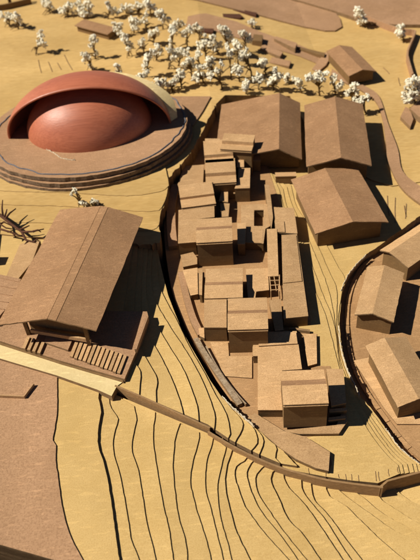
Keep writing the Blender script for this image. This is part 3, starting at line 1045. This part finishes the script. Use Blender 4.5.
G = 'loose boards in the far pile'
bar('board', 'long lit board on top of the far pile', 'board', [(274, 42), (276, 40), (297, 49), (295, 54)], .012, group=G)
bar('board', 'upper left flat board of the far pile', 'board', [(260, 50), (263, 46), (283, 56), (280, 60)], .008, group=G)
bar('board', 'lowest wide board of the far pile, nearest to the wide hall', 'board', [(269, 63), (272, 58), (291, 64), (289, 69)], .006, group=G)
bar('dark_board', 'long dark upright board running right from the far pile', 'board', [(297, 50), (299, 49), (325, 57), (324, 60)], .008, ('wall', 'wall'))
bar('ramp_board', 'brown sheet leaning beside the far gabled house', 'board', [(312, 70), (325, 54), (331, 57), (326, 67), (318, 73)], .004)
bar('dark_block', 'dark stub block behind the blossom grove at the end of the board pile', 'block', [(252, 45), (254, 39), (263, 41), (262, 47)], .012, ('wall', 'wall'))
bar('stick_wall', 'long dark stick lying across the far brown sheet at top', 'stick', [(189, 12.5), (189, 10), (240, 16), (243, 19), (240, 20)], .005, ('twig', 'twig'))
bar('stick_wall', 'slanted dark stick above the long one on the far brown sheet', 'stick', [(213, 3.5), (214, 2), (257, 15.5), (256, 18)], .006, ('twig', 'twig'))
bar('stick_wall', 'short dark stick on the far sheet just behind the grove', 'stick', [(192, 32), (194, 29.5), (214, 31.5), (213, 35)], .006, ('twig', 'twig'))
bar('folded_card', 'small folded brown card under the big right blossom bush', 'card', [(400, 120), (405, 110), (409, 112), (413, 122), (410, 130)], .006)
bar('corner_block', 'brown block at the right edge under the big blossom bush', 'block', [(409, 114), (420, 104), (440, 112), (430, 130), (418, 122)], .010)

# ribbon wall at the far right
pts = spline([(366, 22), (396, 33.5), (414, 36.5), (412, 42), (406, 57), (407, 66), (411, 80)], 4)
b = MB()
P3 = [ath(*p) + Vector((0, 0, .012)) for p in pts]
b.wall(P3, .003, [p.z - .014 for p in P3], 0)
tag(b.build('ribbon_wall', ['brown', 'edge']), 'bent ribbon wall of brown card at the far right corner', 'wall')

# low wall with posts at the far left corner
t = thing('post_wall', ath(8, 11), 'dark low wall with posts at the far left corner', 'wall')
b = MB()
P3 = [ath(-20, 14) + Vector((0, 0, .012)), ath(6, 10) + Vector((0, 0, .012)), ath(32, 4) + Vector((0, 0, .012))]
b.wall(P3, .004, ZC - .001, 0); b.build('wall', ['wall', 'wall'], t)
for u, v in [(-4, 9), (11, 6), (26, 3)]:
    q = ath(u, v)
    b = MB(); b.prism([(q.x - .003, q.y - .003), (q.x + .003, q.y - .003), (q.x + .003, q.y + .003), (q.x - .003, q.y + .003)], ZC - .001, ZC + .024); b.build('post', ['twig', 'twig'], t)

# thin cut slivers lying on the yellow ground
sl = MB()
for (x0, y0, x1, y1) in [(38, 60, 41, 73), (48, 62, 52, 72), (57, 63, 61, 70), (64, 55, 72, 70), (387, 195, 389, 215), (395, 197, 395, 222), (404, 205, 406, 216), (411, 190, 420, 196), (381, 155, 379, 163), (406, 203, 405, 218), (385, 158, 384, 166), (383, 68, 389, 74), (398, 78, 400, 86)]:
    lift = Vector((0, 0, .0008 if y0 < 150 else -.0008))
    a, c = ath(x0, y0) + lift, ath(x1, y1) + lift
    sl.wall([a, (a + c) / 2 + Vector((rnd.uniform(-.001, .001), rnd.uniform(-.001, .001), 0)), c], .0010, min(a.z, c.z) - .004, 0)
for (x0, y0, x1, y1) in [(308, 468, 309, 473.5), (325, 470, 325.5, 477), (338, 474, 339, 478), (345, 474, 346, 479.5), (351, 474, 351.5, 480), (358, 475, 358.6, 481), (375, 471, 376, 481), (378, 471.5, 379.5, 481), (388, 469, 389, 476), (397, 467, 398, 473)]:
    a, c = at(x0, y0, -.0001), at(x1, y1, -.0001)
    sl.wall([a, (a + c) / 2 + Vector((rnd.uniform(-.0006, .0006), 0, 0)), c], .0005, -.004, 0)
struct(sl.build('terrain', ['edge', 'edge']))

torn([(40, 146), (52, 152), (62, 158), (75, 160)], PZ + .001, .002, 8, 'pale torn paper flakes on the plinth before the dome')
# upright L shaped card on the front left board
b = MB()
zA = AZ0
b.wall([at(-12, 395, zA + .004), at(24, 396.5, zA + .004), at(34, 383.5, zA + .004)], .0012, zA, 1)
tag(b.build('bent_card', ['tan', 'edge']), 'bent upright strip of card on the front left brown board', 'card')

# ------------------------------------------------------------------ dark twig on the left
t = thing('dry_twig', at(0, 217, ZC), 'dark reddish dry twig lying on the yellow ground at the left', 'twig')


def twig_line(px, hs, r0, r1, name, parent):
    P = [at(p[0], p[1], ZC + .0024 + h) for p, h in zip(px, hs)]
    n = len(P)
    b = MB()
    b.tube(P, [r0 + (r1 - r0) * i / (n - 1) for i in range(n)], 6)
    return b.build(name, ['twig'], parent, True)


twig_line([(-14, 206), (0, 215), (10, 223), (21.7, 231.7), (26, 240), (32, 241.7), (39, 244.5)], [.02, .016, .013, .009, .006, .005, .003], .0026, .0010, 'stem', t)
for px, hs in [([(3, 217), (2, 208), (2.6, 200)], [.015, .022, .028]), ([(5, 219), (10, 213), (16, 208.5)], [.015, .018, .02]), ([(4, 218), (6, 213), (7, 209)], [.015, .02, .024]),
               ([(19, 230), (24, 228), (29.5, 225.5)], [.01, .013, .015]), ([(22, 232), (33, 231.5), (44, 229)], [.009, .01, .011]), ([(33, 231.5), (38, 230), (41, 232)], [.01, .008, .006]),
               ([(0, 229), (10, 232), (18, 235), (23, 236)], [.012, .009, .007, .005]), ([(13, 233), (16, 237.5)], [.008, .003]), ([(28, 241), (24, 246), (25, 250), (29, 247)], [.005, .003, .002, .002]),
               ([(34, 242), (37, 239), (40, 243)], [.005, .006, .003]), ([(-5, 213), (0, 224), (6, 228), (12, 229)], [.018, .014, .012, .01]), ([(-3, 226), (4, 222), (12, 226)], [.01, .012, .01])]:
    twig_line(px, hs, .0016, .0007, 'side_shoot', t)
b = MB()
q = at(-22, 250, ZC + .020)
b.prism([(q.x - .008, q.y - .007), (q.x + .007, q.y - .009), (q.x + .009, q.y + .006), (q.x - .006, q.y + .008)], q.z - .004, q.z + .004)
b.build('shadow_caster', ['twig', 'twig'], t)  # unseen slab added beyond the left edge to cast a dark patch
twig_line([(-16, 214), (-20, 230), (-24, 244)], [.016, .018, .020], .0016, .0010, 'side_shoot', t)

# ------------------------------------------------------------------ blossom sprigs standing for trees
def blossom_mesh(seed):
    r = random.Random(seed)
    bm = bmesh.new()
    for k in range(20):
        d = Vector((r.gauss(0, 1), r.gauss(0, 1), r.gauss(0, .8))).normalized() * (r.uniform(.35, .95) if k else 0)
        res = bmesh.ops.create_icosphere(bm, subdivisions=1, radius=r.uniform(.24, .50) if k else .7)
        sq = Matrix.Rotation(r.uniform(0, 6), 3, Vector((r.random(), r.random(), r.random())).normalized()) @ Matrix.Diagonal((1, r.uniform(.5, 1), r.uniform(.3, .7)))
        for v in res['verts']:
            v.co = sq @ (v.co * (1 + .5 * noise.noise(v.co * 7 + Vector((seed, k, 0))))) + d
    me = bpy.data.meshes.new('blossom')
    bm.to_mesh(me)
    bm.free()
    me.materials.append(M['blossom'])
    return me


BL = [blossom_mesh(i) for i in range(6)]
GROVE = 'white blossom sprigs in the far grove'


def sprig(base, blossoms, label, size=2.3, group=GROVE, name='blossom_tree', thick=.0014):
    g = ath(*base)
    blossoms = list(blossoms)
    for _ in range(len(blossoms) // 2 + 1):
        p = blossoms[rnd.randrange(len(blossoms))]
        blossoms.append((p[0] + rnd.uniform(-3.5, 3.5), p[1] + rnd.uniform(-2, 3.5)))
    t = thing(name, g, label, 'tree', group)
    b = MB()
    top = min(p[1] for p in blossoms)
    mx = sum(p[0] for p in blossoms) / len(blossoms)
    my = sum(p[1] for p in blossoms) / len(blossoms)
    fork = at_y(base[0] + (mx - base[0]) * .35, base[1] + (my - base[1]) * .5, g.y)
    fork.z = max(fork.z, g.z + .004)
    mid_ = g.lerp(fork, .5) + Vector((rnd.uniform(-.002, .002), rnd.uniform(-.002, .002), 0))
    b.tube([g - Vector((0, 0, .001)), mid_, fork], [thick * 1.3, thick * 1.1, thick], 5)
    ends = []
    for p in blossoms:
        q = at_y(p[0], p[1], g.y + rnd.uniform(-.008, .008))
        q.z = max(q.z, g.z + .004)
        m2 = fork.lerp(q, .55) + Vector((rnd.uniform(-.003, .003), rnd.uniform(-.003, .003), rnd.uniform(-.001, .003)))
        b.tube([fork, m2, q], [thick * .8, thick * .6, thick * .5], 4)
        ends.append(q)
    # a couple of bare side shoots
    for _ in range(4):
        st = g.lerp(fork, rnd.uniform(.3, 1))
        e = st + Vector((rnd.uniform(-.016, .016), rnd.uniform(-.012, .008), rnd.uniform(-.012, .012)))
        e.z = max(e.z, g.z + .001)
        m3 = st.lerp(e, .5) + Vector((0, 0, rnd.uniform(.001, .005)))
        b.tube([st, m3, e], [thick * .8, thick * .7, thick * .4], 4)
    b.build('stem', ['stem'], t, True)
    dist = (g - CAM).length
    for q in ends:
        o = bpy.data.objects.new('blossom', BL[rnd.randrange(6)])
        COL.objects.link(o)
        o.parent = t
        o.location = q - g
        s_ = size * dist / F * rnd.uniform(.55, 1.2)
        o.scale = (s_, s_, s_ * rnd.uniform(.75, 1))
        o.rotation_euler = (rnd.uniform(0, 6), rnd.uniform(0, 6), rnd.uniform(0, 6))
    return t


TREES = [
    ((36, 54), [(41, 31), (39.5, 34), (42.5, 43), (44.5, 46), (39.5, 42.5)], 'lone two tiered blossom sprig on open ground left of the little far house', None),
    ((9, 26), [(2, 16), (8, 14), (6.5, 19.5), (11, 17)], 'leftmost blossom sprig in front of the dark post wall', None),
    ((18, 29), [(18, 18.5), (21, 21.5), (16, 17)], 'low blossom sprig second from the left by the post wall', None),
    ((50, 13), [(44, 3), (47, 5.5), (50, 3), (51.5, 7), (46, 0)], 'blossom sprig behind the post wall end at the far left', None),
    ((68, 17), [(65, 8), (72, 12.5), (66, 10), (72, 7), (69, 4)], 'left sprig of the dense clump behind the little far house', None),
    ((79, 17), [(76, 4), (79, 1), (80, 9), (77, 12), (82, 6)], 'middle sprig of the dense clump behind the little far house', None),
    ((89, 18), [(84, 13), (89, 8), (90, 14), (87, 3), (92, 6)], 'right sprig of the dense clump behind the little far house', None),
    ((108, 19), [(108, 3), (110, 8), (112, 14), (118, 13), (113, 10)], 'sprig with a dark leaning stem right of the clump behind the little far house', GROVE),
    ((127, 14), [(124, 8), (127, 8.5), (129, 6), (122, 6)], 'sprig with one big flat blossom at the top of the far grove', GROVE),
    ((139, 17), [(137, 3), (140, 8), (134, 6.5), (142, 6)], 'topmost sprig of the far grove, near the upper edge', GROVE),
    ((134, 33), [(133, 26), (136, 24), (132.5, 20), (135, 28)], 'short sprig right of the little far house with a round bright head', GROVE),
    ((95, 59), [(94, 38), (96, 41), (92.5, 43), (95, 51)], 'tall sprig growing in front of the little far house wall', None),
    ((93, 71), [(86, 54), (89, 57), (91, 66), (84.5, 56)], 'sprig just behind the top of the dome shell, left one', None),
    ((129, 56), [(124, 36), (126, 38.5), (129, 49), (131, 46), (127, 43)], 'slim sprig with dark stem right of the little far house shadow', GROVE),
    ((120, 79), [(116, 66), (118.5, 67), (118, 72.5), (113, 75), (120, 74)], 'five headed sprig right behind the crest of the dome shell', None),
    ((151, 17), [(146, 4), (150, 6), (147, 1.5), (148.5, 9)], 'sprig at the upper edge with heads stacked in a column', GROVE),
    ((147, 28), [(146, 14), (140, 22), (143, 19)], 'sparse three headed sprig in the upper far grove', GROVE),
    ((163, 29), [(158, 14), (160, 18), (164, 18.5), (168, 19), (161, 14)], 'wide flat headed sprig near the long dark stick', GROVE),
    ((154, 45), [(150, 32), (157, 30), (151, 36), (155, 31)], 'four headed sprig in the middle left of the grove', GROVE),
    ((144, 54), [(142, 42), (143.5, 40), (142, 46)], 'thin sprig with three small heads at the left of the grove', GROVE),
    ((172, 50), [(170, 40), (172, 31), (173.5, 29), (171, 46), (172, 35)], 'tall narrow sprig with heads stacked up in the grove middle', GROVE),
    ((168, 69), [(171, 51), (178, 51), (174, 57), (170, 50), (176, 53)], 'sprig on a curved bare stem in the grove middle', GROVE),
    ((187, 48), [(184, 32), (191, 30), (187, 31.5)], 'upright sprig with straight stem below the short dark stick', GROVE),
    ((207, 60), [(205, 35), (201, 43), (203, 45), (205, 42), (198, 43.5), (201, 47)], 'big headed sprig left of the highest bushy sprig', GROVE),
    ((200, 70), [(197, 52), (196, 58), (199, 54)], 'small sprig under the big headed one in the grove', GROVE),
    ((147, 77), [(152, 51), (146, 58), (145, 61), (144, 66), (150, 56), (147, 55)], 'tall many headed sprig above the cream band of the dome shell', GROVE),
    ((140, 87), [(147, 73), (138, 79), (142, 79), (139, 76)], 'low sprig touching the cream band of the dome shell', GROVE),
    ((192, 77), [(191, 63), (188, 62), (193, 65), (186, 63), (190, 60)], 'flat headed sprig behind the brown triangle sheet, upper one', GROVE),
    ((182, 89), [(180, 72), (177, 76), (182, 74), (178, 79), (183, 77)], 'sprig on bent stem nearest to the brown triangle sheet', GROVE),
    ((205, 84), [(200, 67), (195, 77), (193.5, 79), (201, 74), (197, 80)], 'sprig standing over the gap between triangle sheet and wide hall', GROVE),
    ((161, 93), [(161, 82), (164, 80), (158, 81), (162.5, 86)], 'lowest sprig at the edge of the brown triangle sheet', GROVE),
    ((229, 56), [(221, 29), (227, 31), (230, 35), (224, 33), (233, 41), (219, 28), (228, 38), (225, 28)], 'largest bushy sprig of the grove, below the brown boards', GROVE),
    ((246, 52), [(242, 34), (245, 35), (248, 37), (240, 33), (249, 41)], 'sprig right of the largest bushy one, by the dark stub block', GROVE),
    ((231, 78), [(228, 48), (229, 52), (227, 46)], 'sprig with thick dark forked stems in the grove front', GROVE),
    ((252, 77), [(247, 49), (244, 54), (249, 55), (243, 60), (241, 58), (246, 57)], 'tall dark stemmed sprig behind the wide hall roof', GROVE),
    ((222, 89), [(221, 62), (217, 71), (212, 75), (219, 72), (223, 65)], 'leaning sprig just behind the left corner of the wide hall', GROVE),
    ((266, 74), [(261, 62), (262.5, 60), (264.5, 62)], 'small sprig with three heads left of the board pile', GROVE),
    ((274, 90), [(275, 70), (272, 78), (280, 76), (270, 82), (276, 83), (274, 79), (278, 80)], 'bushy sprig right behind the ridge of the wide hall', GROVE),
    ((246, 94), [(245, 85), (248, 83), (244, 83), (247, 87)], 'little sprig touching the back edge of the wide hall roof', GROVE),
    ((253, 28), [(252, 21), (250.5, 23), (253, 24)], 'single small sprig beside the slanted dark stick', None),
    ((289, 84), [(288, 75), (286, 76.5), (289, 78)], 'small sprig over the gap between the two halls', GROVE),
    ((302, 93), [(299, 82), (297, 80), (300, 85)], 'sparse sprig at the back left corner of the narrower hall', GROVE),
    ((320, 96), [(311, 77), (316, 74), (320, 73), (323, 75), (313, 79), (318, 79), (308, 78), (321, 79)], 'big bushy sprig behind the ridge of the narrower hall', None),
    ((335, 95), [(339, 86), (341, 88), (335, 80), (338, 89), (334, 77)], 'middle sprig behind the narrower hall, below the far gabled house', None),
    ((352, 99), [(349, 91), (352, 86), (355, 85), (347, 94), (351, 90)], 'sprig above the right roof pane of the narrower hall', None),
    ((366, 113), [(357, 100), (362, 98), (366, 98), (358, 103), (361, 101), (354, 99)], 'wide sprig at the back right corner of the narrower hall', None),
    ((416, 108), [(408, 83), (412, 80), (416, 82), (405, 88), (409, 90), (414, 87), (419, 85), (405, 95), (409, 97), (413, 94), (406, 101), (411, 102), (418, 91), (416, 97), (421, 89), (414, 103)], 'big dense blossom bush at the right edge of the picture', None),
    ((363, 27), [(356, 15), (358, 10), (363, 16), (364.5, 20), (361, 22), (360, 13)], 'lone bushy sprig on the edge of the far brown board', None),
    ((404, 41), [(400, 27), (402, 33), (403, 26), (400, 32)], 'lone two headed sprig by the bent ribbon wall', None),
    ((156, 60), [(158, 47), (161, 50), (155, 52), (159, 54)], 'loose sprig between two curved bare stems in the grove', GROVE),
    ((178, 66), [(183, 50), (186, 53), (181, 55), (188, 49)], 'sprig leaning right above the middle of the grove', GROVE),
    ((214, 78), [(208, 60), (211, 63), (206, 66), (213, 58), (209, 69)], 'sprig with a split head in the front row of the grove', GROVE),
    ((239, 66), [(236, 44), (238, 47), (234, 50), (240, 52)], 'sprig squeezed between the largest bushy one and the dark stub block', GROVE),
    ((218, 54), [(212, 38), (214, 41), (210, 44), (216, 46)], 'sprig left beside the largest bushy one', GROVE),
    ((240, 82), [(236, 66), (239, 69), (234, 71), (238, 74)], 'dark stemmed sprig in front of the tall dark stemmed one', GROVE),
    ((174, 34), [(178, 20), (181, 22), (176, 24), (183, 25)], 'sprig at the left end of the long dark stick', GROVE),
    ((152, 92), [(152, 84), (150, 86), (154, 87)], 'tiny low sprig just outside the cream band', GROVE),
    ((172, 92), [(171, 82), (174, 84), (169, 85)], 'tiny sprig at the back corner of the brown triangle sheet', GROVE),
    ((259, 90), [(258, 74), (261, 77), (256, 79), (260, 82)], 'slim sprig over the middle of the wide hall roof edge', GROVE),
    ((200, 40), [(196, 26), (199, 28), (194, 31), (201, 30)], 'sprig just in front of the short dark stick', GROVE),
    ((119, 36), [(115, 24), (118, 26), (121, 28), (116, 29)], 'sprig beside the right gable of the little far house', None),
    ((80, 206), [(74, 188.5), (71.5, 195), (82, 203), (76, 192)], 'left sprig leaning over the pavilion roof edge', None),
    ((92, 208), [(95, 201), (92, 202), (97, 203)], 'right small sprig at the back edge of the pavilion roof', None),
]
for i, (base, bl_, lab, grp) in enumerate(TREES):
    far = base[1] < 120
    sprig(base, bl_, lab, 3.7 if base[1] < 150 else 3.2, grp)
